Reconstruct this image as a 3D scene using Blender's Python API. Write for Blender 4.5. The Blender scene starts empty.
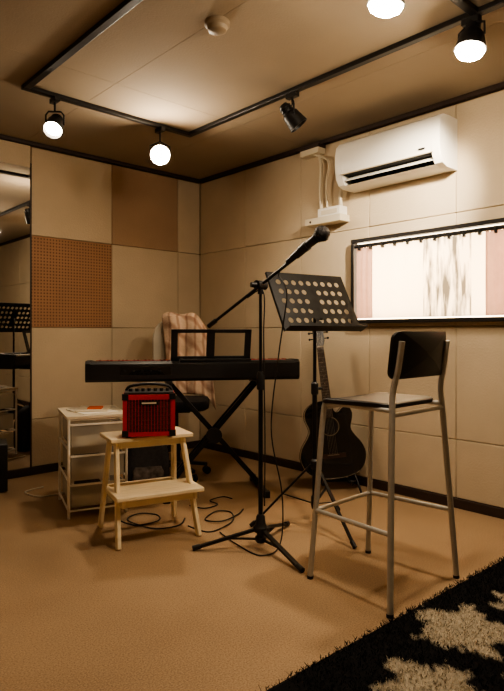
import bpy, bmesh, math, random
from mathutils import Vector, Matrix, noise
random.seed(7)
CH=2.346
CAMX,CAMY=-3.094,-4.03
def W(X,D,z=0.0):   # metric offsets right / forward of the camera stand point -> room coordinates
    return Vector((CAMX+.678*D+.735*X, CAMY+.735*D-.678*X, z))
def yaw(u):
    a,b=u; return math.atan2(.735*b-.678*a,.678*b+.735*a)
def lin(c): 
    c/=255.0
    return c/12.92 if c<=.04045 else ((c+.055)/1.055)**2.4
def RGB(r,g,b): return (lin(r),lin(g),lin(b),1)
# ---------------------------------------------------------------- materials
def mat(name,col,rough=.5,metal=0,nscale=0,namt=.15,bump=0,bscale=None,trans=0,emit=0,coat=0,alpha=1,stretch=None):
    m=bpy.data.materials.new(name); m.use_nodes=True
    nt=m.node_tree; b=nt.nodes['Principled BSDF']; c=RGB(*col)
    b.inputs['Base Color'].default_value=c; b.inputs['Roughness'].default_value=rough; b.inputs['Metallic'].default_value=metal
    if trans: b.inputs['Transmission Weight'].default_value=trans
    if coat: b.inputs['Coat Weight'].default_value=coat
    if alpha<1: b.inputs['Alpha'].default_value=alpha
    if emit:
        b.inputs['Emission Color'].default_value=c; b.inputs['Emission Strength'].default_value=emit
    tc=nt.nodes.new('ShaderNodeTexCoord'); mp=nt.nodes.new('ShaderNodeMapping')
    nt.links.new(tc.outputs['Object'],mp.inputs[0])
    if stretch: mp.inputs['Scale'].default_value=stretch
    if nscale:
        n=nt.nodes.new('ShaderNodeTexNoise'); n.inputs['Scale'].default_value=nscale; n.inputs['Detail'].default_value=5
        nt.links.new(mp.outputs[0],n.inputs['Vector'])
        r=nt.nodes.new('ShaderNodeValToRGB')
        r.color_ramp.elements[0].position=.3; r.color_ramp.elements[1].position=.7
        r.color_ramp.elements[0].color=tuple(x*(1-namt) for x in c[:3])+(1,)
        r.color_ramp.elements[1].color=tuple(min(1,x*(1+namt)) for x in c[:3])+(1,)
        nt.links.new(n.outputs['Fac'],r.inputs[0]); nt.links.new(r.outputs[0],b.inputs['Base Color'])
    if bump:
        n2=nt.nodes.new('ShaderNodeTexNoise'); n2.inputs['Scale'].default_value=bscale or 60; n2.inputs['Detail'].default_value=4
        nt.links.new(mp.outputs[0],n2.inputs['Vector'])
        bp=nt.nodes.new('ShaderNodeBump'); bp.inputs['Strength'].default_value=bump; bp.inputs['Distance'].default_value=.01
        nt.links.new(n2.outputs['Fac'],bp.inputs['Height']); nt.links.new(bp.outputs[0],b.inputs['Normal'])
    return m
M_panel=mat('acoustic_panel_fabric',(198,181,154),.9,0,3,.07,.25,90)
M_panel2=mat('brown_panel_fabric',(168,140,112),.9,0,3,.08,.3,90)
M_wall=mat('wall_backing',(160,138,110),.9,0,3,.1)
M_gap=mat('dark_wood_trim',(50,35,27),.55,0,14,.2)
M_track=mat('black_track_metal',(22,18,16),.5,0,30,.1)
M_ceil=mat('ceiling_board',(152,137,116),.9,0,2.5,.05,.15,120)
M_black=mat('black_plastic',(20,19,20),.45,0,60,.1)
M_blackg=mat('black_gloss_lacquer',(13,12,13),.14,0,0,0,coat=.8)
M_blackm=mat('black_powder_metal',(22,21,22),.38,.3,80,.1)
M_silver=mat('silver_powder_coat',(196,194,188),.35,.3,50,.05)
M_wood=mat('birch_wood',(234,216,180),.5,0,9,.10,.08,40,stretch=(1,8,1))
M_white=mat('white_plastic',(232,228,218),.4,0,5,.03)
M_offw=mat('aged_white_plastic',(214,203,180),.45,0,5,.05)
M_red=mat('red_tolex',(190,22,22),.45,0,40,.1,.2,200)
M_grille=mat('grille_cloth',(84,44,42),.8,0,160,.5,.5,260)
M_frost=mat('frosted_polypropylene',(225,220,205),.35,0,6,.05,trans=.55,alpha=.45)
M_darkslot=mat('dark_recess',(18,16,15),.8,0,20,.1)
M_metal=mat('dark_steel_mesh',(46,44,44),.4,.8,300,.3,.5,500)
M_cable=mat('rubber_cable',(16,15,15),.5,0,30,.1)
M_wcable=mat('white_cable',(215,205,185),.5,0,30,.05)
M_cream=mat('cream_binding',(150,134,110),.4,0,20,.05)
M_rosew=mat('rosewood',(56,37,28),.4,0,30,.2)
M_steel=mat('string_steel',(150,142,130),.4,.6,50,.05)
M_paper=mat('paper',(238,232,218),.8,0,8,.03)
M_orange=mat('orange_paper',(210,96,50),.7,0,8,.05)
M_bag=mat('charcoal_nylon_bag',(46,44,46),.8,0,60,.25,.3,150)
BC=(255,234,205)
M_bulb=mat('lit_bulb_glass',BC,.3,emit=450)
M_bulbc=mat('lit_bulb_reflector',BC,.3,emit=14)
M_bulbdim=mat('dim_bulb_glass',BC,.3,emit=70)
M_bulboff=mat('unlit_bulb_glass',(120,115,105),.15,0,20,.05)
M_chair=mat('office_chair_fabric',(34,32,34),.9,0,50,.2,.3,200)
M_shell=mat('chair_back_shell',(190,180,162),.5,0,10,.05)
M_glow=mat('curtain_glow_pane',(255,230,192),.4,emit=9)  # emission added to brighten the curtain from behind
M_pinkc=mat('pink_curtain',(190,158,146),.85,0,20,.06,.2,120)
M_detector=mat('detector_plastic',(140,124,102),.5,0,20,.05)

def mirror_mat():
    m=bpy.data.materials.new('mirror_glass'); m.use_nodes=True
    b=m.node_tree.nodes['Principled BSDF']; b.inputs['Base Color'].default_value=(.72,.72,.7,1)
    b.inputs['Metallic'].default_value=1; b.inputs['Roughness'].default_value=.015
    return m
M_mirror=mirror_mat()
def peg_mat():
    m=mat('perforated_hardboard',(160,120,88),.75,0,5,.08)
    nt=m.node_tree; b=nt.nodes['Principled BSDF']; src=b.inputs['Base Color'].links[0].from_socket
    tc=nt.nodes.new('ShaderNodeTexCoord'); sc=nt.nodes.new('ShaderNodeVectorMath'); sc.operation='SCALE'; sc.inputs['Scale'].default_value=44
    nt.links.new(tc.outputs['Object'],sc.inputs[0])
    fr=nt.nodes.new('ShaderNodeVectorMath'); fr.operation='FRACTION'; nt.links.new(sc.outputs[0],fr.inputs[0])
    sx=nt.nodes.new('ShaderNodeSeparateXYZ'); nt.links.new(fr.outputs[0],sx.inputs[0])
    cb=nt.nodes.new('ShaderNodeCombineXYZ'); nt.links.new(sx.outputs[0],cb.inputs[0]); nt.links.new(sx.outputs[2],cb.inputs[1])
    ds=nt.nodes.new('ShaderNodeVectorMath'); ds.operation='DISTANCE'; nt.links.new(cb.outputs[0],ds.inputs[0]); ds.inputs[1].default_value=(.5,.5,0)
    lt=nt.nodes.new('ShaderNodeMath'); lt.operation='LESS_THAN'; lt.inputs[1].default_value=.27; nt.links.new(ds.outputs['Value'],lt.inputs[0])
    mx=nt.nodes.new('ShaderNodeMix'); mx.data_type='RGBA'; nt.links.new(lt.outputs[0],mx.inputs[0])
    nt.links.new(src,mx.inputs[6]); mx.inputs[7].default_value=RGB(112,78,54)
    nt.links.new(mx.outputs[2],b.inputs['Base Color']); return m
M_peg=peg_mat()
def floor_mat():
    m=bpy.data.materials.new('tan_loop_carpet'); m.use_nodes=True; nt=m.node_tree; b=nt.nodes['Principled BSDF']
    tc=nt.nodes.new('ShaderNodeTexCoord')
    def nz(s,d): 
        n=nt.nodes.new('ShaderNodeTexNoise'); n.inputs['Scale'].default_value=s; n.inputs['Detail'].default_value=d
        nt.links.new(tc.outputs['Object'],n.inputs['Vector']); return n
    a=nz(190,4); c=nz(2.2,4); 
    r=nt.nodes.new('ShaderNodeValToRGB'); r.color_ramp.elements[0].position=.3; r.color_ramp.elements[1].position=.7
    r.color_ramp.elements[0].color=RGB(136,112,84); r.color_ramp.elements[1].color=RGB(184,154,118)
    nt.links.new(a.outputs['Fac'],r.inputs[0])
    r2=nt.nodes.new('ShaderNodeValToRGB'); r2.color_ramp.elements[0].color=(.84,.82,.8,1); r2.color_ramp.elements[1].color=(1,1,1,1)
    r2.color_ramp.elements[0].position=.3; r2.color_ramp.elements[1].position=.65
    nt.links.new(c.outputs['Fac'],r2.inputs[0])
    mx=nt.nodes.new('ShaderNodeMix'); mx.data_type='RGBA'; mx.blend_type='MULTIPLY'; mx.inputs[0].default_value=1
    nt.links.new(r.outputs[0],mx.inputs[6]); nt.links.new(r2.outputs[0],mx.inputs[7]); nt.links.new(mx.outputs[2],b.inputs['Base Color'])
    b.inputs['Roughness'].default_value=.8
    bp=nt.nodes.new('ShaderNodeBump'); bp.inputs['Strength'].default_value=.25; bp.inputs['Distance'].default_value=.002
    nt.links.new(a.outputs['Fac'],bp.inputs['Height']); nt.links.new(bp.outputs[0],b.inputs['Normal']); return m
M_floor=floor_mat()
def attr_mat(name,rough=.95):
    m=bpy.data.materials.new(name); m.use_nodes=True; nt=m.node_tree; b=nt.nodes['Principled BSDF']
    a=nt.nodes.new('ShaderNodeVertexColor'); a.layer_name='Col'; 
    n=nt.nodes.new('ShaderNodeTexNoise'); n.inputs['Scale'].default_value=120
    tc=nt.nodes.new('ShaderNodeTexCoord'); nt.links.new(tc.outputs['Object'],n.inputs['Vector'])
    mx=nt.nodes.new('ShaderNodeMix'); mx.data_type='RGBA'; mx.blend_type='MULTIPLY'; mx.inputs[0].default_value=.5
    nt.links.new(a.outputs[0],mx.inputs[6]); nt.links.new(n.outputs['Fac'],mx.inputs[7]); nt.links.new(mx.outputs[2],b.inputs['Base Color'])
    b.inputs['Roughness'].default_value=rough; b.inputs['Specular IOR Level'].default_value=.15; return m
M_rug=attr_mat('shag_pile')
def translucent(m,amt):
    nt=m.node_tree; b=nt.nodes['Principled BSDF']; out=[n for n in nt.nodes if n.type=='OUTPUT_MATERIAL'][0]
    t=nt.nodes.new('ShaderNodeBsdfTranslucent'); mx=nt.nodes.new('ShaderNodeMixShader'); mx.inputs[0].default_value=amt
    l=b.inputs['Base Color'].links
    if l: nt.links.new(l[0].from_socket,t.inputs[0])
    nt.links.new(b.outputs[0],mx.inputs[1]); nt.links.new(t.outputs[0],mx.inputs[2]); nt.links.new(mx.outputs[0],out.inputs[0])
def curtain_mat():
    m=mat('printed_white_curtain',(240,234,222),.85)
    nt=m.node_tree; b=nt.nodes['Principled BSDF']
    tc=nt.nodes.new('ShaderNodeTexCoord'); mp=nt.nodes.new('ShaderNodeMapping'); mp.inputs['Scale'].default_value=(1,14,2)
    nt.links.new(tc.outputs['Object'],mp.inputs[0])
    n=nt.nodes.new('ShaderNodeTexNoise'); n.inputs['Scale'].default_value=2.2; n.inputs['Detail'].default_value=6
    nt.links.new(mp.outputs[0],n.inputs['Vector'])
    r=nt.nodes.new('ShaderNodeValToRGB'); r.color_ramp.elements[0].position=.38; r.color_ramp.elements[1].position=.56
    r.color_ramp.elements[0].color=RGB(104,100,94); r.color_ramp.elements[1].color=RGB(240,232,218)
    # the printed trees fill only a band of the cloth (object space y)
    sx=nt.nodes.new('ShaderNodeSeparateXYZ'); nt.links.new(tc.outputs['Object'],sx.inputs[0])
    band=nt.nodes.new('ShaderNodeMath'); band.operation='COMPARE'; band.inputs[1].default_value=-2.36; band.inputs[2].default_value=.15
    nt.links.new(sx.outputs[1],band.inputs[0])
    mx=nt.nodes.new('ShaderNodeMix'); mx.data_type='RGBA'; mx.inputs[6].default_value=RGB(244,236,222)
    nt.links.new(band.outputs[0],mx.inputs[0]); nt.links.new(n.outputs['Fac'],r.inputs[0]); nt.links.new(r.outputs[0],mx.inputs[7])
    nt.links.new(mx.outputs[2],b.inputs['Base Color']); return m
M_curt=curtain_mat(); translucent(M_curt,.5); translucent(M_pinkc,.2)
M_plaid=mat('beige_pink_wool',(206,180,156),.95,0,7,.22,.5,60)
def soft_plaid(m):
    nt=m.node_tree; b=nt.nodes['Principled BSDF']; src=b.inputs['Base Color'].links[0].from_socket
    tc=nt.nodes.new('ShaderNodeTexCoord'); prev=src
    for d,sc_ in(('DIAGONAL',3.2),('X',5.0)):
        wv=nt.nodes.new('ShaderNodeTexWave'); wv.bands_direction=d; wv.inputs['Scale'].default_value=sc_; wv.inputs['Distortion'].default_value=3; wv.inputs['Detail'].default_value=2
        nt.links.new(tc.outputs['Object'],wv.inputs['Vector'])
        r=nt.nodes.new('ShaderNodeValToRGB'); r.color_ramp.elements[0].position=.0; r.color_ramp.elements[0].color=(.5,.36,.32,1)
        r.color_ramp.elements[1].position=.3; r.color_ramp.elements[1].color=(1,1,1,1); nt.links.new(wv.outputs['Fac'],r.inputs[0])
        mx=nt.nodes.new('ShaderNodeMix'); mx.data_type='RGBA'; mx.blend_type='MULTIPLY'; mx.inputs[0].default_value=.7
        nt.links.new(prev,mx.inputs[6]); nt.links.new(r.outputs[0],mx.inputs[7]); prev=mx.outputs[2]
    nt.links.new(prev,b.inputs['Base Color'])
soft_plaid(M_plaid)
M_check=mat('dark_check_lining',(96,88,84),.95,0,30,.6,.4,80)
# ---------------------------------------------------------------- mesh builder
def catmull(pts,n=8,closed=False):
    P=[Vector(p) for p in pts]; N=len(P); out=[]
    segs=N if closed else N-1
    for i in range(segs):
        if closed: p0,p1,p2,p3=P[(i-1)%N],P[i],P[(i+1)%N],P[(i+2)%N]
        else: p0,p1,p2,p3=P[max(i-1,0)],P[i],P[i+1],P[min(i+2,N-1)]
        for k in range(n):
            t=k/n
            out.append(.5*((2*p1)+(-p0+p2)*t+(2*p0-5*p1+4*p2-p3)*t*t+(-p0+3*p1-3*p2+p3)*t**3))
    if not closed: out.append(P[-1])
    return out
class B:
    def __init__(s,name): s.name=name; s.bm=bmesh.new(); s.mats=[]; s.M=Matrix.Identity(4)
    def mi(s,m):
        if m not in s.mats: s.mats.append(m)
        return s.mats.index(m)
    def v(s,p): return s.bm.verts.new(s.M@Vector(p))
    def f(s,vs,m):
        try:
            f=s.bm.faces.new(vs); f.material_index=s.mi(m); f.smooth=True; return f
        except ValueError: return None
    def box(s,c,d,m,rot=None):
        c=Vector(c); R=rot if rot else Matrix.Identity(3)
        vs=[s.v(c+R@Vector((d[0]/2*i,d[1]/2*j,d[2]/2*k))) for i in(-1,1) for j in(-1,1) for k in(-1,1)]
        for q in((0,1,3,2),(4,6,7,5),(0,4,5,1),(2,3,7,6),(0,2,6,4),(1,5,7,3)): s.f([vs[i] for i in q],m)
    def bb(s,a,b,m): s.box([(a[i]+b[i])/2 for i in range(3)],[abs(b[i]-a[i]) for i in range(3)],m)
    def beam(s,p1,p2,w,h,m,side=(1,0,0)):   # rectangular bar; w measured along side
        p1,p2=Vector(p1),Vector(p2); d=(p2-p1).normalized(); x=Vector(side); x=(x-d*x.dot(d)).normalized(); y=d.cross(x)
        R=Matrix((x,y,d)).transposed(); s.box((p1+p2)/2,(w,h,(p2-p1).length),m,R)
    def tube(s,pts,r,m,seg=12,r2=None,closed=False):
        P=[Vector(p) for p in pts]; n=len(P); rings=[]; prev=None
        for i,p in enumerate(P):
            if closed: d=(P[(i+1)%n]-P[i-1])
            else: d=(P[min(i+1,n-1)]-P[max(i-1,0)])
            d.normalize()
            if prev is None:
                a=Vector((0,0,1)) if abs(d.z)<.9 else Vector((1,0,0)); x=d.cross(a).normalized()
            else: x=(prev-d*prev.dot(d)).normalized()
            prev=x; y=d.cross(x); rr=r if r2 is None else r+(r2-r)*i/(n-1)
            rings.append([s.v(p+x*math.cos(2*math.pi*k/seg)*rr+y*math.sin(2*math.pi*k/seg)*rr) for k in range(seg)])
        for i in range(n if closed else n-1):
            a,b=rings[i],rings[(i+1)%n]
            for k in range(seg): s.f([a[k],a[(k+1)%seg],b[(k+1)%seg],b[k]],m)
        if not closed: s.f(rings[0][::-1],m); s.f(rings[-1],m)
    def cyl(s,p1,p2,r,m,r2=None,seg=20): s.tube([p1,p2],r,m,seg,r2)
    def lathe(s,prof,m,seg=24,o=(0,0,0),axis=(0,0,1)):   # prof: (radius,height)
        q=Vector((0,0,1)).rotation_difference(Vector(axis).normalized()); o=Vector(o); rings=[]
        for r,h in prof:
            if r<1e-5: rings.append([s.v(o+q@Vector((0,0,h)))]); continue
            rings.append([s.v(o+q@Vector((r*math.cos(2*math.pi*k/seg),r*math.sin(2*math.pi*k/seg),h))) for k in range(seg)])
        for a,b in zip(rings,rings[1:]):
            for k in range(seg):
                A=[a[k%len(a)]]+([a[(k+1)%seg]] if len(a)>1 else []); Bq=([b[(k+1)%seg]] if len(b)>1 else [])+[b[k%len(b)]]
                s.f(A+Bq,m)
        if len(rings[0])>1: s.f(rings[0][::-1],m)
        if len(rings[-1])>1: s.f(rings[-1],m)
    def sphere(s,c,r,m,sc=(1,1,1),n=12):
        c=Vector(c); rings=[]
        for i in range(n+1):
            a=math.pi*i/n
            if i in(0,n): rings.append([s.v(c+Vector((0,0,-math.cos(a)*r*sc[2])))]); continue
            rings.append([s.v(c+Vector((math.sin(a)*math.cos(2*math.pi*k/(2*n))*r*sc[0],math.sin(a)*math.sin(2*math.pi*k/(2*n))*r*sc[1],-math.cos(a)*r*sc[2]))) for k in range(2*n)])
        N=2*n
        for a,b in zip(rings,rings[1:]):
            for k in range(N):
                s.f([a[k%len(a)]]+([a[(k+1)%N]] if len(a)>1 else [])+([b[(k+1)%N]] if len(b)>1 else [])+[b[k%len(b)]],m)
    def prism(s,pts,off,m,mcap=None):   # planar 3d loop extruded by vector off
        off=Vector(off); a=[s.v(p) for p in pts]; b=[s.v(Vector(p)+off) for p in pts]; n=len(a)
        for i in range(n): s.f([a[i],a[(i+1)%n],b[(i+1)%n],b[i]],m if not isinstance(m,list) else m[i])
        cm=mcap or (m if not isinstance(m,list) else m[0]); s.f(a[::-1],cm); s.f(b,cm)
    def sheet(s,fn,nu,nv,m):
        g=[[s.v(fn(i/nu,j/nv)) for j in range(nv+1)] for i in range(nu+1)]
        for i in range(nu):
            for j in range(nv): s.f([g[i][j],g[i+1][j],g[i+1][j+1],g[i][j+1]],m)
    def done(s,loc=(0,0,0),rz=0,bevel=0,solid=0,sharp=32,seg=2):
        bmesh.ops.recalc_face_normals(s.bm,faces=s.bm.faces)
        me=bpy.data.meshes.new(s.name); s.bm.to_mesh(me); s.bm.free()
        for m in s.mats: me.materials.append(m)
        me.set_sharp_from_angle(angle=math.radians(sharp))
        o=bpy.data.objects.new(s.name,me); bpy.context.collection.objects.link(o)
        o.location=loc; o.rotation_euler=(0,0,rz)
        if solid: q=o.modifiers.new('thick','SOLIDIFY'); q.thickness=solid; q.offset=0
        if bevel:
            q=o.modifiers.new('bev','BEVEL'); q.width=bevel; q.segments=seg; q.limit_method='ANGLE'; q.angle_limit=math.radians(50)
        return o
# ---------------------------------------------------------------- room shell
RS,RT=4.2,5.6     # extent to the left of / in front of the far corner
G=.0015
zr=[.055,.39,1.04,1.69,2.31]
b=B('floor'); b.bb((-RS-.15,-RT-.15,-.1),(.15,.15,0),M_floor); b.done()
b=B('ceiling')
b.bb((-RS-.15,-RT-.15,CH+.012),(.15,.15,CH+.1),M_wall)
xs=[0,.62,1.53,2.44,3.35,RS]; ys=[0,1.25,3.05,4.85,RT]
for i in range(len(xs)-1):
    for j in range(len(ys)-1):
        b.bb((-xs[i+1]+.001,-ys[j+1]+.001,CH),(-xs[i]-.001,-ys[j]-.001,CH+.02),M_ceil)
b.done()
b=B('wall_back'); b.bb((-RS,.02,0),(.12,.12,CH+.02),M_wall)
for r in range(4):
    for s0,s1 in ((0,.235),(.235,.86),(.86,1.49),(2.9,3.55),(3.55,RS)):
        m=M_panel
        if r==2 and s0==.86: m=M_peg
        if r==3 and s0==.235: m=M_panel2
        b.bb((-s1+G,0,zr[r]+G),(-s0-G,.03,zr[r+1]-G),m)
b.done(bevel=.004)
b=B('wall_right'); b.bb((.02,-RT,0),(.12,.02,CH+.02),M_wall)
tr=[0,.592,1.2,1.8,2.4,3.0,3.6,4.2,4.8,RT]
for r in range(4):
    for i in range(len(tr)-1): b.bb((0,-tr[i+1]+G,zr[r]+G),(.03,-tr[i]-G,zr[r+1]-G),M_panel)
b.done(bevel=.004)
b=B('wall_left'); b.bb((-RS-.12,-RT,0),(-RS-.02,.12,CH+.02),M_wall)
for r in range(4):
    for i in range(len(tr)-1): b.bb((-RS-.03,-tr[i+1]+G,zr[r]+G),(-RS,-tr[i]-G,zr[r+1]-G),M_panel)
b.done()
b=B('wall_front'); b.bb((-RS-.12,-RT-.12,0),(.12,-RT-.02,CH+.02),M_wall)
for r in range(4):
    for i in range(6): b.bb((-(i+1)*.7+G,-RT-.03,zr[r]+G),(-i*.7-G,-RT,zr[r+1]-G),M_panel)
b.done()
b=B('baseboard_back'); b.bb((-RS,-.012,0),(0,.02,.055),M_gap); b.done(bevel=.003)
b=B('baseboard_right'); b.bb((-.012,-RT,0),(.02,-.012,.055),M_gap); b.done(bevel=.003)
b=B('trim_1'); b.bb((-RS,-.02,2.318),(0,.02,CH),M_gap); b.done(bevel=.003)
b=B('trim_2'); b.bb((-.02,-RT,2.318),(.02,-.02,CH),M_gap); b.done(bevel=.003)
# wall mirror
b=B('wall_mirror')
b.bb((-2.88,-.012,.06),(-1.505,.018,2.16),M_mirror)
b.bb((-1.503,-.016,.055),(-1.494,.018,2.19),M_gap); b.bb((-2.9,-.016,.055),(-2.88,.018,2.19),M_gap)
b.bb((-2.88,-.016,2.16),(-1.505,.018,2.31),M_panel)
b.done()
# lighting track on ceiling
b=B('ceiling_light_track')
TW=.036; tz0,tz1=CH-.024,CH
b.bb((-1.88-TW/2,-.9-TW/2,tz0),(-.78+TW/2,-.9+TW/2,tz1),M_track)
for s in(.78,1.88): b.bb((-s-TW/2,-4.2,tz0),(-s+TW/2,-.9-TW/2,tz1),M_track)
b.bb((-1.88+TW/2,-2.9-TW/2,tz0),(-.78-TW/2,-2.9+TW/2,tz1),M_track)
b.done(bevel=.003)
# ---------------------------------------------------------------- lamps
def spotlamp(s,t,zc,d,kind):
    d=Vector(d).normalized()
    b=B('track_spotlight')
    p=Vector((-s,-t,0))
    b.box((p.x,p.y,CH-.036),(.03,.075,.026),M_black)
    b.cyl((p.x,p.y,CH-.04),(p.x,p.y,zc+.075),.006,M_black,seg=10)
    c=Vector((p.x,p.y,zc)); side=d.cross(Vector((0,0,1))); side=side.normalized() if side.length>.05 else Vector((1,0,0))
    if kind=='can':
        w=.05
        b.tube([c+side*w,c+side*w+Vector((0,0,.055)),c+side*(w-.015)+Vector((0,0,.075)),c-side*(w-.015)+Vector((0,0,.075)),c-side*w+Vector((0,0,.055)),c-side*w],.005,M_black,8)
        b.lathe([(.0,-.085),(.022,-.085),(.03,-.07),(.03,-.035),(.045,-.02),(.05,.02),(.056,.06),(.05,.06),(.044,.03),(0,.03)],M_black,o=c,axis=d)
        for k in range(3): b.lathe([(.036,-.065+.014*k),(.036,-.06+.014*k)],M_black,o=c,axis=d)
        b.lathe([(.045,.035),(.03,.048),(0,.052)],M_bulbdim if zc<2.175 else M_bulboff,o=c,axis=d)
    else:
        w=.062
        b.tube([c-d*.0+side*w,c-d*.0+side*w+Vector((0,0,.05)),c+Vector((0,0,.08)),c-side*w+Vector((0,0,.05)),c-side*w],.005,M_black,8)
        b.lathe([(0,-.10),(.024,-.10),(.03,-.09),(.032,-.045),(.05,-.02),(.061,.03),(.066,.046),(.06,.046),(.055,.02),(0,.02)],M_black,o=c,axis=d)
        b.lathe([(.05,.022),(.059,.04),(.06,.048)],M_bulbc,o=c,axis=d,seg=16)
        b.lathe([(.06,.048),(.052,.064),(.032,.075),(0,.08)],M_bulb,o=c,axis=d,seg=16)
    return b.done()
spotlamp(1.716,.9,2.17,(-.45,-.55,-.75),'can')
spotlamp(1.014,.9,2.155,(-.5,-.8,-.45),'bulb')
spotlamp(.78,1.85,2.19,(.45,-.35,-.7),'can')
spotlamp(.78,2.88,2.23,(-.12,.02,-.6),'bulb')
spotlamp(1.42,2.9,2.17,(.05,.2,-.9),'bulb')
sp=bpy.data.lights.new('spot_beam','SPOT'); sp.energy=175; sp.color=(1,.86,.66); sp.spot_size=math.radians(58); sp.spot_blend=1; sp.shadow_soft_size=.04
so=bpy.data.objects.new('spot_beam',sp); bpy.context.collection.objects.link(so)
so.location=(-.68,-2.78,2.12); so.rotation_euler=(Vector((0,-2.08,1.72))-so.location).to_track_quat('-Z','Y').to_euler()
# smoke detector
b=B('smoke_detector'); p=W(-.15,2.49)
b.lathe([(.0,CH),(.055,CH),(.055,CH-.015),(.045,CH-.022),(.04,CH-.038),(.028,CH-.045),(0,CH-.046)],M_detector,o=(p.x,p.y,0)); b.done()
# ---------------------------------------------------------------- air conditioner (on right wall)
b=B('air_conditioner')
t0,t1=1.68,2.41
full=[(0,1.93),(.12,1.93),(.165,1.945),(.192,1.985),(.203,2.05),(.203,2.13),(.19,2.185),(.16,2.215),(.1,2.222),(0,2.222)]
notch=[(0,1.93),(.12,1.93),(.16,1.943),(.10,1.965),(.10,2.0),(.19,2.005),(.203,2.05),(.203,2.13),(.19,2.185),(.16,2.215),(.1,2.222),(0,2.222)]
mm=[M_white]*12; mm[2]=M_darkslot; mm[3]=M_darkslot; mm[4]=M_darkslot
b.prism([(-d,-t0-.05,z) for d,z in notch],(0,-(t1-t0-.1),0),mm,M_white)
for a in(t0,t1-.05): b.prism([(-d,-a,z) for d,z in full],(0,-.05,0),M_white)
b.beam((-.15,-t0-.055,1.982),(-.15,-t1+.055,1.982),.05,.006,M_white,side=(.8,0,.5))
b.bb((-.206,-t0-.04,2.004),(-.19,-t1+.04,2.008),M_offw)
for i in range(9): b.bb((-.14+.0,-t0-.09-i*.065,1.955),(-.105,-t0-.093-i*.065,2.0),M_darkslot)
b.bb((-.206,-t1+.09,2.03),(-.2,-t1+.13,2.04),M_darkslot)
b.bb((-.15,-t1+.03,2.2225),(-.03,-t0-.03,2.2245),M_offw)
b.done(bevel=.004)
# junction box, pipe, controller shelf
b=B('wall_junction_box')
b.bb((-.075,-1.43,2.245),(0,-1.26,2.305),M_offw)
b.bb((-.08,-1.435,2.285),(0,-1.255,2.308),M_gap)
b.tube(catmull([(-.03,-1.4,2.25),(-.035,-1.42,2.15),(-.03,-1.41,2.0),(-.03,-1.42,1.86)],8),.012,M_offw,10)
b.tube(catmull([(-.045,-1.36,2.25),(-.05,-1.5,2.17),(-.04,-1.47,2.02),(-.04,-1.48,1.86)],8),.008,M_offw,8)
b.tube(catmull([(-.05,-1.73,1.98),(-.05,-1.64,2.0),(-.045,-1.6,1.93),(-.04,-1.6,1.84)],8),.013,M_offw,10)
b.done(bevel=.003)
b=B('electrical_box')
b.bb((-.10,-1.64,1.745),(0,-1.33,1.79),M_offw); b.bb((-.08,-1.62,1.79),(0,-1.43,1.85),M_white)
b.bb((-.083,-1.60,1.805),(-.08,-1.46,1.835),M_offw); b.cyl((-.09,-1.38,1.765),(-.104,-1.38,1.765),.008,M_gap)
b.done(bevel=.006)
# ---------------------------------------------------------------- window with curtain
b=B('window_1')
wt0,wt1,wz0,wz1=1.70,3.0,1.075,1.60
b.bb((-.006,-wt1,wz0),(.01,-wt0,wz1),M_glow)  # added glowing backing that makes the curtain look brighter
for z in(wz0,wz1): b.bb((-.05,-wt1-.012,z-.012),(.005,-wt0+.012,z+.012),M_track)
for t in(wt0,wt1): b.bb((-.05,-t-.012,wz0+.012),(.005,-t+.012,wz1-.012),M_track)
b.done(bevel=.003)
b=B('window_curtain')
b.cyl((-.035,-wt0-.018,1.565),(-.035,-wt1+.018,1.565),.012,M_black,seg=10)
def cur(ta,tb,k,amp):
    def fn(u,v):
        t=ta+(tb-ta)*u; z=1.095+v*(1.555-1.095)
        return (-.034-amp*math.sin(u*k*6.283+.6*math.sin(3*v))*(1-.35*v),-t,z+.004*math.sin(u*k*12.6)*v)
    return fn
b.sheet(cur(1.725,1.85,3,.004),30,8,M_pinkc); b.sheet(cur(1.85,2.60,6,.003),150,10,M_curt); b.sheet(cur(2.59,2.985,6,.005),90,10,M_pinkc)
for i in range(14):
    t=1.75+i*.09; b.box((-.036,-t,1.556),(.03,.012,.038),M_black)
b.done()
# ---------------------------------------------------------------- shag rug
def r2(X,D): 
    p=W(X,D); return (p.x,p.y)
fl=[(r2(.71,1.93),.16,.3),(r2(.50,1.60),.14,1.2),(r2(.99,2.10),.10,.2),(r2(.86,1.63),.13,2.0)]
for c in ((-.6,-4.5),(-1.3,-4.1),(-2.2,-4.3),(-1.8,-3.6),(-.35,-3.9),(-1.5,-4.7)): fl.append((c,.17,c[0]*5))
def rugcol(x,y):
    for (cx,cy),R,ph in fl:
        dx,dy=x-cx,y-cy; r=math.hypot(dx,dy)
        if r<R*1.6:
            a=math.atan2(dy,dx); rr=R*(.9+.2*math.sin(5*a+ph))+.05*noise.noise(Vector((x*14,y*14,3)))+.03*noise.noise(Vector((x*50,y*50,3)))
            if r<rr: return (.72,.62,.46)
    return (.013,.012,.012)
X0,X1,Y0,Y1=-2.35,-.12,-4.9,-2.92
def yo(x,y): return y+(.055-.065*(x+2.35)/2.23)*(y-Y0)/(Y1-Y0)
vs=[];fs=[];cols=[]
def addv(p,c): vs.append(p); cols.append(c); return len(vs)-1
nx,ny=110,100; gi=[]
for i in range(nx+1):
    row=[]
    for j in range(ny+1):
        x=X0+(X1-X0)*i/nx; y=yo(x,Y0+(Y1-Y0)*j/ny)
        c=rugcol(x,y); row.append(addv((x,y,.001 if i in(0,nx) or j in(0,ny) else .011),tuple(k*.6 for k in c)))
    gi.append(row)
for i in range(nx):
    for j in range(ny): fs.append((gi[i][j],gi[i+1][j],gi[i+1][j+1],gi[i][j+1]))
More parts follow.
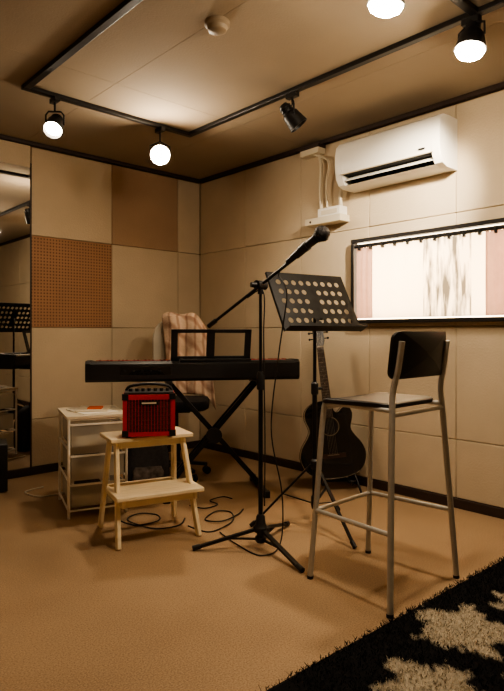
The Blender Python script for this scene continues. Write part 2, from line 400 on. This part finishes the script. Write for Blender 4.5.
for n in range(120000):
    x=random.uniform(X0,X1); y=yo(x,random.uniform(Y0,Y1))
    if n%3 and (x<-1.9 or y<-4.2): continue
    c=rugcol(x,y); k=random.uniform(.6,1.25); c=tuple(min(1,q*k) for q in c)
    a=random.uniform(0,6.28); w=.0016; L=random.uniform(.012,.021); l=random.uniform(.003,.014); a2=random.uniform(0,6.28)
    dx,dy=math.cos(a)*w,math.sin(a)*w; tx,ty=math.cos(a2)*l,math.sin(a2)*l
    i0=addv((x-dx,y-dy,.008),c); i1=addv((x+dx,y+dy,.008),c); i2=addv((x+tx+dx*.6,y+ty+dy*.6,L),c); i3=addv((x+tx-dx*.6,y+ty-dy*.6,L),c)
    fs.append((i0,i1,i2,i3))
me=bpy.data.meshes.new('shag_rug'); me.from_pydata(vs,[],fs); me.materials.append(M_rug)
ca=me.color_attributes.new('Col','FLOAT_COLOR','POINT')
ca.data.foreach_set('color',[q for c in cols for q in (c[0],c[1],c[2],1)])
o=bpy.data.objects.new('shag_rug',me); bpy.context.collection.objects.link(o)
# ---------------------------------------------------------------- bar stool
b=B('bar_stool'); R=.0115
for sx in(-1,1):
    b.tube(catmull([(sx*.24,-.205,.012),(sx*.212,-.19,.35),(sx*.183,-.176,.68),(sx*.172,-.172,.78),(sx*.165,-.19,.87),(sx*.163,-.205,.97)],8),R,M_silver)
    b.tube(catmull([(sx*.2,.2,.012),(sx*.183,.178,.35),(sx*.166,.158,.68),(sx*.155,.14,.71),(sx*.15,.10,.716)],8),R,M_silver)
    b.cyl((sx*.15,.12,.716),(sx*.178,-.174,.716),.009,M_silver)
    b.cyl((sx*.24,-.205,0),(sx*.239,-.204,.012),.013,M_black); b.cyl((sx*.2,.2,0),(sx*.1995,.1995,.012),.013,M_black)
    b.cyl((sx*.2175,-.1935,.28),(sx*.187,.1825,.28),.009,M_silver)
b.cyl((-.187,.1825,.28),(.187,.1825,.28),.009,M_silver)
b.cyl((-.178,-.174,.70),(.178,-.174,.70),.009,M_silver); b.cyl((-.16,.15,.70),(.16,.15,.70),.009,M_silver)
# seat : rounded square, dished
def rr(hx,hy,r,n=6):
    out=[]
    for cx,cy,a0 in((hx-r,hy-r,0),(-hx+r,hy-r,90),(-hx+r,-hy+r,180),(hx-r,-hy+r,270)):
        for k in range(n+1):
            a=math.radians(a0+90*k/n); out.append((cx+r*math.cos(a),cy+r*math.sin(a)))
    return out
def seatz(y): return .738+ .006*math.cos(y*9) -(.022*((y-.11)/.08)**2 if y>.11 else 0)
rings=[]
for sc,dz in((.97,-.02),(1,-.012),(1,-.004),(.97,0),(.8,-.003),(.5,-.006),(.2,-.007)):
    rings.append([b.v((x*sc,y*sc+.012,seatz(y*sc+.012)+dz)) for x,y in rr(.18,.168,.05)])
for a,c in zip(rings,rings[1:]):
    n=len(a)
    for k in range(n): b.f([a[k],a[(k+1)%n],c[(k+1)%n],c[k]],M_black)
b.f(rings[-1],M_black); b.f(rings[0][::-1],M_black)
# backrest : curved panel with rounded corners
ol=rr(.188,.088,.03); fr=[];bk=[]
def bp(x,z,o): return (x,-.205+.02-.045*(1-(x/.2)**2)+.018+o-(z*.12),.918+z)
for sc in(1,.93,.7,.4,.1):
    fr.append([b.v(bp(x*sc,z*sc,.009 if sc<1 else .006)) for x,z in ol]); bk.append([b.v(bp(x*sc,z*sc,-.009 if sc<1 else -.006)) for x,z in ol])
for L in(fr,bk):
    for a,c in zip(L,L[1:]):
        for k in range(len(a)): b.f([a[k],a[(k+1)%len(a)],c[(k+1)%len(a)],c[k]],M_black)
    b.f(L[-1],M_black)
for k in range(len(ol)): b.f([fr[0][k],fr[0][(k+1)%len(ol)],bk[0][(k+1)%len(ol)],bk[0][k]],M_black)
b.done(W(.520,2.335),yaw((.73,.685)),sharp=45)
# ---------------------------------------------------------------- microphone stand
b=B('microphone_stand')
for fx,fy in((-.298,-.03),(.163,-.264),(.14,.30)):
    v=Vector((fx,fy,0)); d=v.normalized()
    b.beam(d*.028+Vector((0,0,.088)),v+Vector((0,0,.014)),.02,.012,M_blackm,side=d.cross(Vector((0,0,1))))
    b.cyl(v-d*.02+Vector((0,0,.019)),v+d*.015+Vector((0,0,.012)),.012,M_black)
    b.beam(d*.016+Vector((0,0,.045)),d*.15+Vector((0,0,.052)),.014,.006,M_blackm,side=d.cross(Vector((0,0,1))))
b.lathe([(.0,.03),(.02,.03),(.026,.04),(.026,.055),(.018,.06),(.018,.075),(.032,.08),(.034,.1),(.024,.115),(.02,.15),(.013,.16)],M_black)
b.cyl((0,0,.1),(0,0,.78),.0105,M_blackm); b.cyl((0,0,.76),(0,0,1.2),.0075,M_blackm)
b.lathe([(.012,.735),(.018,.74),(.019,.80),(.013,.82)],M_black)
b.sphere((.03,0,.09),.014,M_black)
pv=Vector((0,0,1.222)); dr=Vector((.24,-.25,.172)).normalized()
b.cyl((0,0,1.18),(0,0,1.215),.014,M_black); b.cyl((-.02,-.02,1.222),(.02,.02,1.222),.022,M_black); b.cyl((-.045,-.03,1.222),(-.02,-.02,1.222),.012,M_black)
b.cyl(pv-dr*.40,pv+dr*.27,.0075,M_blackm)
b.cyl(pv-dr*.42,pv-dr*.36,.012,M_black)
mc=pv+dr*.27
b.cyl(mc-dr*.02,mc+dr*.02,.011,M_black)
q=mc+Vector((0,0,.012))
b.cyl(mc,q+dr*.02,.008,M_black); b.cyl(q+dr*.0,q+dr*.05,.019,M_black,.022)
b.cyl(q-dr*.05,q+dr*.11,.0125,M_black,.02); b.cyl(q+dr*.108,q+dr*.12,.024,M_blackm)
hc=q+dr*.138; b.sphere(hc,.034,M_metal); b.cyl(hc-dr*.004,hc+dr*.004,.0355,M_black,seg=28)
tail=q-dr*.05
b.cyl(tail-dr*.035,tail,.009,M_black)
b.tube(catmull([tail-dr*.035,tail-dr*.09+Vector((0,0,-.03)),tail+Vector((-.02,.05,-.16)),tail+Vector((-.05,.16,-.42)),(.05,.02,.55),(.10,.02,.25),(.09,-.02,.03),(.0,-.10,.006),(-.12,.05,.006),(-.2,.2,.006)],10),.0032,M_cable,8)
b.tube(catmull([pv-dr*.1+Vector((0,0,-.01)),pv+Vector((.012,-.012,-.03)),(.014,-.01,1.0),(.016,-.008,.8),(.02,-.01,.5),(.018,-.01,.2)],8),.003,M_cable,8)
b.done(W(.04,2.67),yaw((1,0)))
# ---------------------------------------------------------------- music stand
b=B('music_stand')
b.cyl((0,0,.12),(0,0,.72),.0125,M_blackm); b.cyl((0,0,.7),(0,0,1.12),.009,M_blackm)
b.lathe([(.012,.68),(.019,.69),(.019,.74),(.012,.75)],M_black); b.cyl((.015,0,.715),(.04,-.01,.715),.008,M_black)
b.lathe([(.0,.10),(.016,.10),(.02,.12),(.02,.16),(.013,.17)],M_black); b.lathe([(.013,.30),(.022,.31),(.022,.345),(.013,.355)],M_black)
rot=-math.atan2(.53,.85)
for ad in(-62,178,60):
    a=math.radians(ad)+rot; d=Vector((math.cos(a),math.sin(a),0)); s=d.cross(Vector((0,0,1)))
    b.beam(d*.02+Vector((0,0,.325)),d*.32+Vector((0,0,.014)),.014,.009,M_blackm,side=s)
    b.beam(d*.018+Vector((0,0,.13)),d*.165+Vector((0,0,.175)),.012,.004,M_blackm,side=s)
    b.cyl(d*.305+Vector((0,0,.028)),d*.33+Vector((0,0,.008)),.011,M_black)
hx=Vector((1,0,0)); hy=Vector((0,.17,.30)).normalized(); nn=hx.cross(hy)  # faces -y
b.M=Matrix.Translation((0,0,1.16))@Matrix((hx,hy,nn)).transposed().to_4x4()
cw,chh,nc,nr=.0475,.056,9,5
Wd,Hd=.245,.17
x0=-nc*cw/2; y0=-nr*chh/2
for i in range(nc):
    for j in range(nr):
        cx=x0+(i+.5)*cw; cy=y0+(j+.5)*chh; out=[];inn=[]
        for k in range(16):
            a=2*math.pi*k/16; ca_,sa=math.cos(a),math.sin(a); mxx=max(abs(ca_),abs(sa))
            out.append(b.v((cx+ca_/mxx*cw/2,cy+sa/mxx*chh/2,0))); inn.append(b.v((cx+ca_*.0145,cy+sa*.0145,0)))
        for k in range(16): b.f([out[k],out[(k+1)%16],inn[(k+1)%16],inn[k]],M_blackm)
for a,c in(((-Wd,-Hd,-.001),(x0,Hd,.001)),((-x0,-Hd,-.001),(Wd,Hd,.001)),((x0,-Hd,-.001),(-x0,y0,.001)),((x0,-y0,-.001),(-x0,Hd,.001))): b.bb(a,c,M_blackm)
b.bb((-Wd,-Hd,-.012),(-Wd+.003,Hd,.001),M_blackm); b.bb((Wd-.003,-Hd,-.012),(Wd,Hd,.001),M_blackm); b.bb((-Wd,Hd-.003,-.012),(Wd,Hd,.001),M_blackm)
b.bb((-Wd,-Hd-.002,-.002),(Wd,-Hd+.001,.05),M_blackm); b.bb((-Wd,-Hd,.048),(Wd,-Hd+.014,.05),M_blackm)
b.bb((-.02,-.10,-.014),(.02,.10,-.002),M_blackm); b.cyl((0,0,-.01),(0,-.02,-.04),.014,M_black)
b.M=Matrix.Identity(4)
b.done(W(.322,2.95),yaw((.85,.53)))
# ---------------------------------------------------------------- digital piano (back faces the camera; keys on far side)
b=B('digital_piano'); L=.648
prof=[(-.15,.725),(-.15,.815),(-.135,.83),(-.03,.83),(.0,.815),(.145,.812),(.15,.80),(.15,.735),(.13,.71),(-.13,.71)]
b.prism([(-L+.02,y,z) for y,z in prof],(2*L-.04,0,0),M_black)
pe=[(-.15,.725),(-.15,.82),(-.13,.835),(.0,.835),(.05,.83),(.15,.825),(.155,.80),(.155,.735),(.13,.71),(-.13,.71)]
for a in(-L,L-.03): b.prism([(a,y,z) for y,z in pe],(.03,0,0),M_black)
kw=(2*L-.1)/52
for i in range(52):
    x=-L+.05+i*kw; b.bb((x+.0005,.005,.812),(x+kw-.0005,.148,.824),M_white)
    if (i%7) in(0,2,3,5,6): b.bb((x+kw-.006,.005,.822),(x+kw+.006,.095,.834),M_blackg)
b.bb((-L+.05,-.002,.829),(L-.05,.006,.8325),M_red)
for i in range(10): b.cyl((-.2+i*.04,-.07,.829),(-.2+i*.04,-.07,.834),.009,M_black,seg=12)
b.bb((-.45,-.152,.75),(-.15,-.148,.80),M_blackg)
for i in range(5): b.cyl((-.42+i*.05,-.1535,.775),(-.42+i*.05,-.15,.775),.006,M_metal,seg=12)
# music rest
b.M=Matrix.Translation((.095,-.10,.83))@Matrix.Rotation(math.radians(16),4,'X')
w2,h2=.245,.20
b.bb((-w2,-.004,0),(w2,.004,.03),M_black); b.bb((-w2,-.004,h2-.022),(w2,.004,h2),M_black)
b.bb((-w2,-.004,0),(-w2+.04,.004,h2),M_black); b.bb((w2-.04,-.004,0),(w2,.004,h2),M_black); b.bb((-.03,-.004,0),(.02,.004,h2),M_black)
b.bb((-w2,.0,0),(w2,.03,.008),M_black)
b.M=Matrix.Identity(4)
b.bb((-.10,-.145,.83),(.34,-.08,.842),M_black)
b.done(W(-.366,3.622),yaw((.981,.193)),bevel=.003)
# X stand
b=B('keyboard_stand'); cx=.12
for yy in(-.035,.035):
    b.beam((cx-.30,yy,.035),(cx+.27,yy,.685),.022,.03,M_blackm,side=(0,1,0))
for yy in(-.012,.058,):
    b.beam((cx+.30,yy,.035),(cx-.27,yy,.685),.022,.03,M_blackm,side=(0,1,0))
b.cyl((cx,-.07,.36),(cx,.09,.36),.02,M_black)
b.lathe([(.05,-.012),(.05,.012)],M_black,o=(cx,-.06,.36),axis=(0,1,0))
for sx in(-1,1):
    b.beam((cx+sx*.30,-.22,.022),(cx+sx*.30,.22,.022),.03,.03,M_blackm,side=(1,0,0))
    for yy in(-.21,.21): b.box((cx+sx*.30,yy,.02),(.04,.04,.04),M_black)
    b.beam((cx+sx*.28,-.17,.69),(cx+sx*.28,.17,.69),.03,.025,M_blackm,side=(1,0,0))
    for yy in(-.14,.14): b.box((cx+sx*.28,yy,.703),(.036,.05,.013),M_black)
b.done(W(-.366,3.622),yaw((.981,.193)),bevel=.003)
# ---------------------------------------------------------------- step stool
b=B('step_stool')
for sx in(-1,1):
    b.beam((sx*.20,-.175,0),(sx*.17,-.02,.472),.02,.042,M_wood); b.beam((sx*.20,.185,0),(sx*.17,.105,.472),.02,.042,M_wood)
    b.beam((sx*.178,-.19,.205),(sx*.178,.165,.205),.018,.035,M_wood)
    b.beam((sx*.160,-.05,.453),(sx*.160,.13,.453),.018,.034,M_wood)
b.box((0,-.10,.235),(.43,.22,.02),M_wood); b.box((0,.04,.482),(.42,.235,.02),M_wood)
b.beam((-.185,-.168,.205),(.185,-.168,.205),.02,.035,M_wood,side=(0,1,0)); b.beam((-.18,.155,.205),(.18,.155,.205),.02,.035,M_wood,side=(0,1,0))
b.beam((-.155,-.035,.453),(.155,-.035,.453),.018,.034,M_wood,side=(0,1,0)); b.beam((-.155,.115,.453),(.155,.115,.453),.018,.034,M_wood,side=(0,1,0))
b.done(W(-.52,2.898),yaw((.886,.464)),bevel=.004)
# ---------------------------------------------------------------- red practice amp
b=B('guitar_amplifier'); z0=.4925; w,d,h=.125,.09,.222
for sx in(-1,1):
    for sy in(-1,1): b.cyl((sx*.1,sy*.07,z0),(sx*.1,sy*.07,z0+.008),.012,M_black)
zb=z0+.007
b.bb((-w,-d+.012,zb),(w,d,zb+h-.02),M_red)
fw=.02
b.bb((-w,-d-.008,zb),(w,-d+.013,zb+fw),M_red); b.bb((-w,-d-.008,zb+h-.045),(w,-d+.013,zb+h-.02),M_red)
b.bb((-w,-d-.008,zb+fw),(-w+fw,-d+.013,zb+h-.045),M_red); b.bb((w-fw,-d-.008,zb+fw),(w,-d+.013,zb+h-.045),M_red)
b.bb((-w+fw,-d,zb+fw),(w-fw,-d+.012,zb+h-.045),M_grille)
for i in range(14):
    x=-w+fw+.008+i*.0152; b.bb((x,-d-.004,zb+fw),(x+.003,-d+.001,zb+h-.045),M_red)
for i in range(7):
    z=zb+fw+.012+i*.021; b.bb((-w+fw,-d-.004,z),(w-fw,-d+.001,z+.003),M_grille)
b.bb((-.045,-d-.0075,zb+h-.07),(.045,-d-.004,zb+h-.052),M_black); b.bb((-.035,-d-.0085,zb+h-.065),(.035,-d-.0075,zb+h-.057),M_offw)
b.bb((-w+.006,-d+.0,zb+h-.021),(w-.006,d-.006,zb+h-.01),M_black)
for i in range(7): b.cyl((-.09+i*.03,-.02,zb+h-.012),(-.09+i*.03,-.02,zb+h+.004),.009,M_black,seg=12)
b.tube(catmull([(-.115,.03,zb+h-.012),(-.09,.03,zb+h+.012),(0,.03,zb+h+.022),(.09,.03,zb+h+.012),(.115,.03,zb+h-.012)],8),.007,M_black,8)
for sx in(-1,1):
    for zz in(zb+.014,zb+h-.03):
        b.box((sx*(w-.012),-d-.004,zz),(.03,.016,.03),M_black)
b.done(W(-.515,2.88),yaw((.985,.17)),bevel=.004)
# ---------------------------------------------------------------- drawer unit
b=B('drawer_cart'); dw,dd=.31,.40
for x in(0,dw):
    for y in(0,dd):
        b.tube([(x,y,.0),(x,y,.535)],.008,M_white)
for z in(.04,.20,.37,.53):
    for x in(0,dw): b.cyl((x,0,z),(x,dd,z),.0055,M_white,seg=10)
    for y in(0,dd): b.cyl((0,y,z+ (0)),(dw,y,z),.0055,M_white,seg=10) if (z in(.04,.53) or y==dd) else None
b.bb((-.012,-.012,.536),(dw+.012,dd+.012,.55),M_offw)
for z in(.06,.215,.385):
    hh=.12; x0,x1,y0,y1=.014,dw-.014,-.006,dd-.015
    b.bb((x0,y0,z),(x1,y1,z+.003),M_frost)
    b.bb((x0,y0,z),(x0+.003,y1,z+hh),M_frost); b.bb((x1-.003,y0,z),(x1,y1,z+hh),M_frost)
    b.bb((x0,y0,z),(x1,y0+.003,z+hh),M_frost); b.bb((x0,y1-.003,z),(x1,y1,z+hh),M_frost)
    b.bb((x0-.006,y0-.006,z+hh-.006),(x1+.006,y0+.006,z+hh+.004),M_white)
    b.bb((x0+.03,y0+.03,z+.004),(x1-.05,y1-.06,z+.05),M_paper); b.bb((x0+.05,y0+.05,z+.05),(x1-.09,y1-.12,z+.075),M_check)
b.M=Matrix.Translation((.15,.18,.551))@Matrix.Rotation(.25,4,'Z')
b.bb((-.10,-.13,0),(.10,.13,.004),M_paper)
b.M=Matrix.Translation((.17,.22,.556))@Matrix.Rotation(-.3,4,'Z')
b.bb((-.09,-.12,0),(.09,.12,.006),M_offw); b.bb((-.03,-.06,.006),(.05,.03,.014),M_orange)
b.M=Matrix.Identity(4)
b.done(W(-.985,3.09),yaw((.9,.42)))
# ---------------------------------------------------------------- office chair with draped coat
b=B('office_chair')
for k in range(5):
    a=2*math.pi*k/5+.3; d=Vector((math.cos(a),math.sin(a),0))
    b.beam(d*.03+Vector((0,0,.10)),d*.22+Vector((0,0,.07)),.035,.022,M_black,side=d.cross(Vector((0,0,1))))
    s=d.cross(Vector((0,0,1))); e=d*.22+Vector((0,0,.027)); b.cyl(e-s*.022,e-s*.006,.026,M_black); b.cyl(e+s*.006,e+s*.022,.026,M_black)
b.cyl((0,0,.08),(0,0,.3),.028,M_black); b.cyl((0,0,.3),(0,0,.46),.016,M_black)
b.box((0,0,.465),(.2,.2,.02),M_black)
rings=[]
for sc,z in((.9,.475),(1,.49),(1,.52),(.94,.54),(.6,.548),(.1,.545)): rings.append([b.v((x*sc,y*sc,z)) for x,y in rr(.23,.22,.09)])
for a,c in zip(rings,rings[1:]):
    for k in range(len(a)): b.f([a[k],a[(k+1)%len(a)],c[(k+1)%len(a)],c[k]],M_chair)
b.f(rings[0][::-1],M_chair); b.f(rings[-1],M_chair)
b.tube(catmull([(0,.1,.46),(0,.24,.47),(0,.27,.56),(0,.262,.75)],8),.02,M_black)
ol=rr(.195,.235,.15,8)
def cb(x,z,o): return (x,.235-.035*(1-(x/.2)**2)*-1+o+.03,.88+z)
fr=[];bk=[]
for sc in(1,.95,.7,.4,.1):
    fr.append([b.v(cb(x*sc,z*sc,-.028 if sc<1 else -.015)) for x,z in ol]); bk.append([b.v(cb(x*sc,z*sc,.012 if sc<1 else .005)) for x,z in ol])
for Lr,m in((fr,M_shell),(bk,M_black)):
    for a,c in zip(Lr,Lr[1:]):
        for k in range(len(a)): b.f([a[k],a[(k+1)%len(a)],c[(k+1)%len(a)],c[k]],m)
    b.f(Lr[-1],m)
for k in range(len(ol)): b.f([fr[0][k],fr[0][(k+1)%len(ol)],bk[0][(k+1)%len(ol)],bk[0][k]],M_black)
b.done(W(-.53,4.02),yaw((1,.05)),sharp=45)
b=B('wool_coat')
def coat(u,v):
    x=-.12+.33*u; L=-.35+v*.95   # v along: back side -> over top -> front
    top=.88+.235-.10*max(0,(abs(x)-.07)/.13)**2
    wr=.018*math.sin(u*13+v*4)+.022*noise.noise(Vector((u*4,v*5,1)))
    if L<-.03: y=.305+wr*.6+.025; z=top+.012+L+.03
    elif L<.03: a=(L+.03)/.06*math.pi; y=.26+.052*math.cos(a)+.01; z=top+.012+.02*math.sin(a)+.01*math.sin(u*11)
    else: y=.195+wr-.015-.05*min(1,(L-.03)*1.5); z=top+.012-(L-.03); x+=.12*(L-.03)
    return (x,y,z)
b.sheet(coat,36,64,M_plaid)
b.done(W(-.53,4.02),yaw((1,.05)),solid=.006)
# dark backpack shape, added in place of unclear clutter by the chair
b=B('clutter_bag')
def lay(hx,hy,z,ox=0,oy=0): return [b.v((x+ox,y+oy,z)) for x,y in rr(hx,hy,min(hx,hy)*.6,4)]
lv=[lay(.12,.06,.002),lay(.135,.075,.02),lay(.14,.08,.12),lay(.135,.075,.24),lay(.115,.062,.33,0,.01),lay(.07,.035,.375,0,.02),lay(.01,.008,.385,0,.02)]
for a,c in zip(lv,lv[1:]):
    for k in range(len(a)): b.f([a[k],a[(k+1)%len(a)],c[(k+1)%len(a)],c[k]],M_bag)
b.f(lv[0][::-1],M_bag); b.f(lv[-1],M_bag)
lv=[lay(.08,.02,.03,0,-.075),lay(.095,.03,.05,0,-.078),lay(.095,.03,.15,0,-.078),lay(.08,.018,.18,0,-.072)]
for a,c in zip(lv,lv[1:]):
    for k in range(len(a)): b.f([a[k],a[(k+1)%len(a)],c[(k+1)%len(a)],c[k]],M_check)
b.f(lv[0][::-1],M_check); b.f(lv[-1],M_check)
b.tube(catmull([(-.04,.03,.365),(-.03,.03,.405),(.03,.03,.405),(.04,.03,.365)],8),.007,M_black,8)
for sx in(-1,1): b.tube(catmull([(sx*.07,.07,.33),(sx*.08,.105,.25),(sx*.09,.1,.12),(sx*.09,.075,.05)],8),.009,M_black,8)
b.done(W(-.66,3.60),yaw((.95,.3)),sharp=50)
# ---------------------------------------------------------------- acoustic guitar + stand
b=B('acoustic_guitar')
pts=[(0,0),(.10,.010),(.175,.05),(.208,.13),(.192,.2),(.150,.262),(.132,.305),(.145,.355),(.152,.40),(.132,.44),(.095,.437),(.062,.41),(.036,.425),(.03,.485),(-.03,.49),(-.095,.478),(-.143,.435),(-.152,.38),(-.132,.31),(-.15,.262),(-.192,.2),(-.208,.13),(-.175,.05),(-.10,.010)]
ol=[(p.x,p.y) for p in catmull([(x,z,0) for x,z in pts],5,True)]
b.M=Matrix.Translation((0,.0,.085))@Matrix.Rotation(math.radians(-6),4,'Y')@Matrix.Rotation(math.radians(-9),4,'X')
b.prism([(x,0,z) for x,z in ol],(0,.10,0),M_blackg)
b.tube([(x,-.0005,z) for x,z in ol],.0014,M_cream,6,closed=True); b.tube([(x,.1005,z) for x,z in ol],.002,M_rosew,6,closed=True)
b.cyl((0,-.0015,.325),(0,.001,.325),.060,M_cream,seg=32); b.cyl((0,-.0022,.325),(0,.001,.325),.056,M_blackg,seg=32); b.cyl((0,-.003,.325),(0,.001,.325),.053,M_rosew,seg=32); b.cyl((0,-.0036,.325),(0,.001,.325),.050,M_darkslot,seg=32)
b.box((0,-.006,.14),(.16,.012,.028),M_rosew); b.box((0,-.013,.145),(.075,.003,.004),M_cream)
b.prism([(-.029,-.006,.38),(.029,-.006,.38),(.022,-.006,.84),(-.022,-.006,.84)],(0,-.007,0),M_rosew)
b.prism([(-.027,-.006,.485),(.027,-.006,.485),(.021,-.006,.84),(-.021,-.006,.84)],(0,.022,0),M_blackg)
b.prism([(-.022,-.008,.84),(.022,-.008,.84),(.036,0.006,.88),(.034,.02,1.01),(0,.021,1.02),(-.034,.02,1.01),(-.036,.006,.88)],(0,.014,0),M_black)
b.box((0,-.014,.84),(.044,.006,.005),M_cream)
for i in range(18):
    z=.84-.47*(1-2**(-i/9.5)) *1.12
    if i and z>.385: b.box((0,-.0137,z),(.046,.0015,.0016),M_steel)
for z in(.735,.69,.645,.6,.53): b.cyl((0,-.0138,z),(0,-.0128,z),.003,M_cream,seg=10)
for i in range(6):
    x=-.5+i/5; b.tube([(x*.05,-.015,.145),(x*.036,-.0165,.84),(x*.05,-.006,.90+.015*(i if i<3 else 5-i))],.0008,M_steel,5)
    sx=-1 if i<3 else 1; zz=.895+.04*(i%3); b.cyl((sx*.035,.014,zz),(sx*.055,.014,zz),.004,M_blackm,seg=8); b.sphere((sx*.06,.014,zz),.008,M_blackm,n=6)
b.M=Matrix.Identity(4)
b.done(W(.53,3.62),yaw((1,.0)),sharp=40)
b=B('guitar_stand')
for sx in(-1,1):
    b.tube(catmull([(sx*.02,.19,.46),(sx*.08,.12,.25),(sx*.13,-.02,.07),(sx*.145,-.09,.012)],6),.007,M_black)
    b.tube(catmull([(sx*.09,.12,.06),(sx*.09,-.03,.055),(sx*.09,-.06,.06),(sx*.09,-.07,.085)],6),.007,M_black)
b.cyl((-.13,.03,.06),(.13,.03,.06),.006,M_black)
b.tube([(0,.19,.46),(0,.24,.22),(0,.27,.012)],.008,M_black); b.cyl((-.03,.19,.46),(.03,.19,.46),.012,M_black)
b.done(W(.53,3.62),yaw((1,.0)))
# ---------------------------------------------------------------- cables
def cable(name,pts,r,m):
    b=B(name); b.tube(catmull([tuple(W(x,d,r+.0005+ (z if z else 0))) for x,d,z in pts],9),r,m,8); b.done()
cable('audio_cable',[(-.33,2.97,0),(-.22,2.88,0),(-.14,2.95,.004),(-.1,3.07,0),(-.12,3.2,0),(-.2,3.2,.004),(-.25,3.07,0),(-.16,3.02,.008),(-.08,3.14,.004),(-.05,3.25,0)],.0035,M_cable)
cable('power_cable',[(-.7,3.05,0),(-.6,2.98,0),(-.5,3.05,0),(-.52,3.15,0),(-.62,3.16,.004),(-.66,3.05,.004),(-.5,2.93,0),(-.38,2.98,0),(-.36,3.08,.004)],.0035,M_cable)
cable('power_cable',[(-.36,3.32,0),(-.27,3.27,0),(-.2,3.33,.004),(-.25,3.42,0),(-.18,3.5,0),(-.12,3.46,0)],.0032,M_cable)
cable('power_cable',[(-1.35,3.72,0),(-1.42,3.6,0),(-1.3,3.5,0),(-1.2,3.55,0),(-1.1,3.62,0),(-.95,3.7,0)],.0045,M_wcable)
# small speaker at the left by the mirror
b=B('floor_speaker')
b.bb((-.12,-.12,.01),(.12,.12,.30),M_black); b.lathe([(.085,0),(.09,.006),(.08,.008),(.04,-.0),(0,.006)],M_blackm,o=(0,-.121,.13),axis=(0,-1,0))
b.lathe([(.03,0),(.03,.005),(0,.008)],M_metal,o=(0,-.121,.255),axis=(0,-1,0)); b.bb((-.1,-.1,0),(.1,.1,.012),M_black)
b.done(W(-1.69,3.66),yaw((.9,.42)),bevel=.005)
# ---------------------------------------------------------------- world, camera
sc=bpy.context.scene
w=bpy.data.worlds.new('w'); sc.world=w; w.use_nodes=True
w.node_tree.nodes['Background'].inputs[0].default_value=(.02,.016,.012,1)
try: sc.view_settings.look='AgX - Medium High Contrast'
except Exception: pass
cd=bpy.data.cameras.new('camera'); cam=bpy.data.objects.new('camera',cd); bpy.context.collection.objects.link(cam)
cam.location=(CAMX,CAMY,1.0); cam.rotation_euler=(math.radians(90),0,-math.atan2(.678,.735))
cd.sensor_fit='VERTICAL'; cd.sensor_height=36; cd.sensor_width=36; cd.lens=575/691*36; cd.shift_y=-12.5/691; cd.clip_start=.05
sc.camera=cam
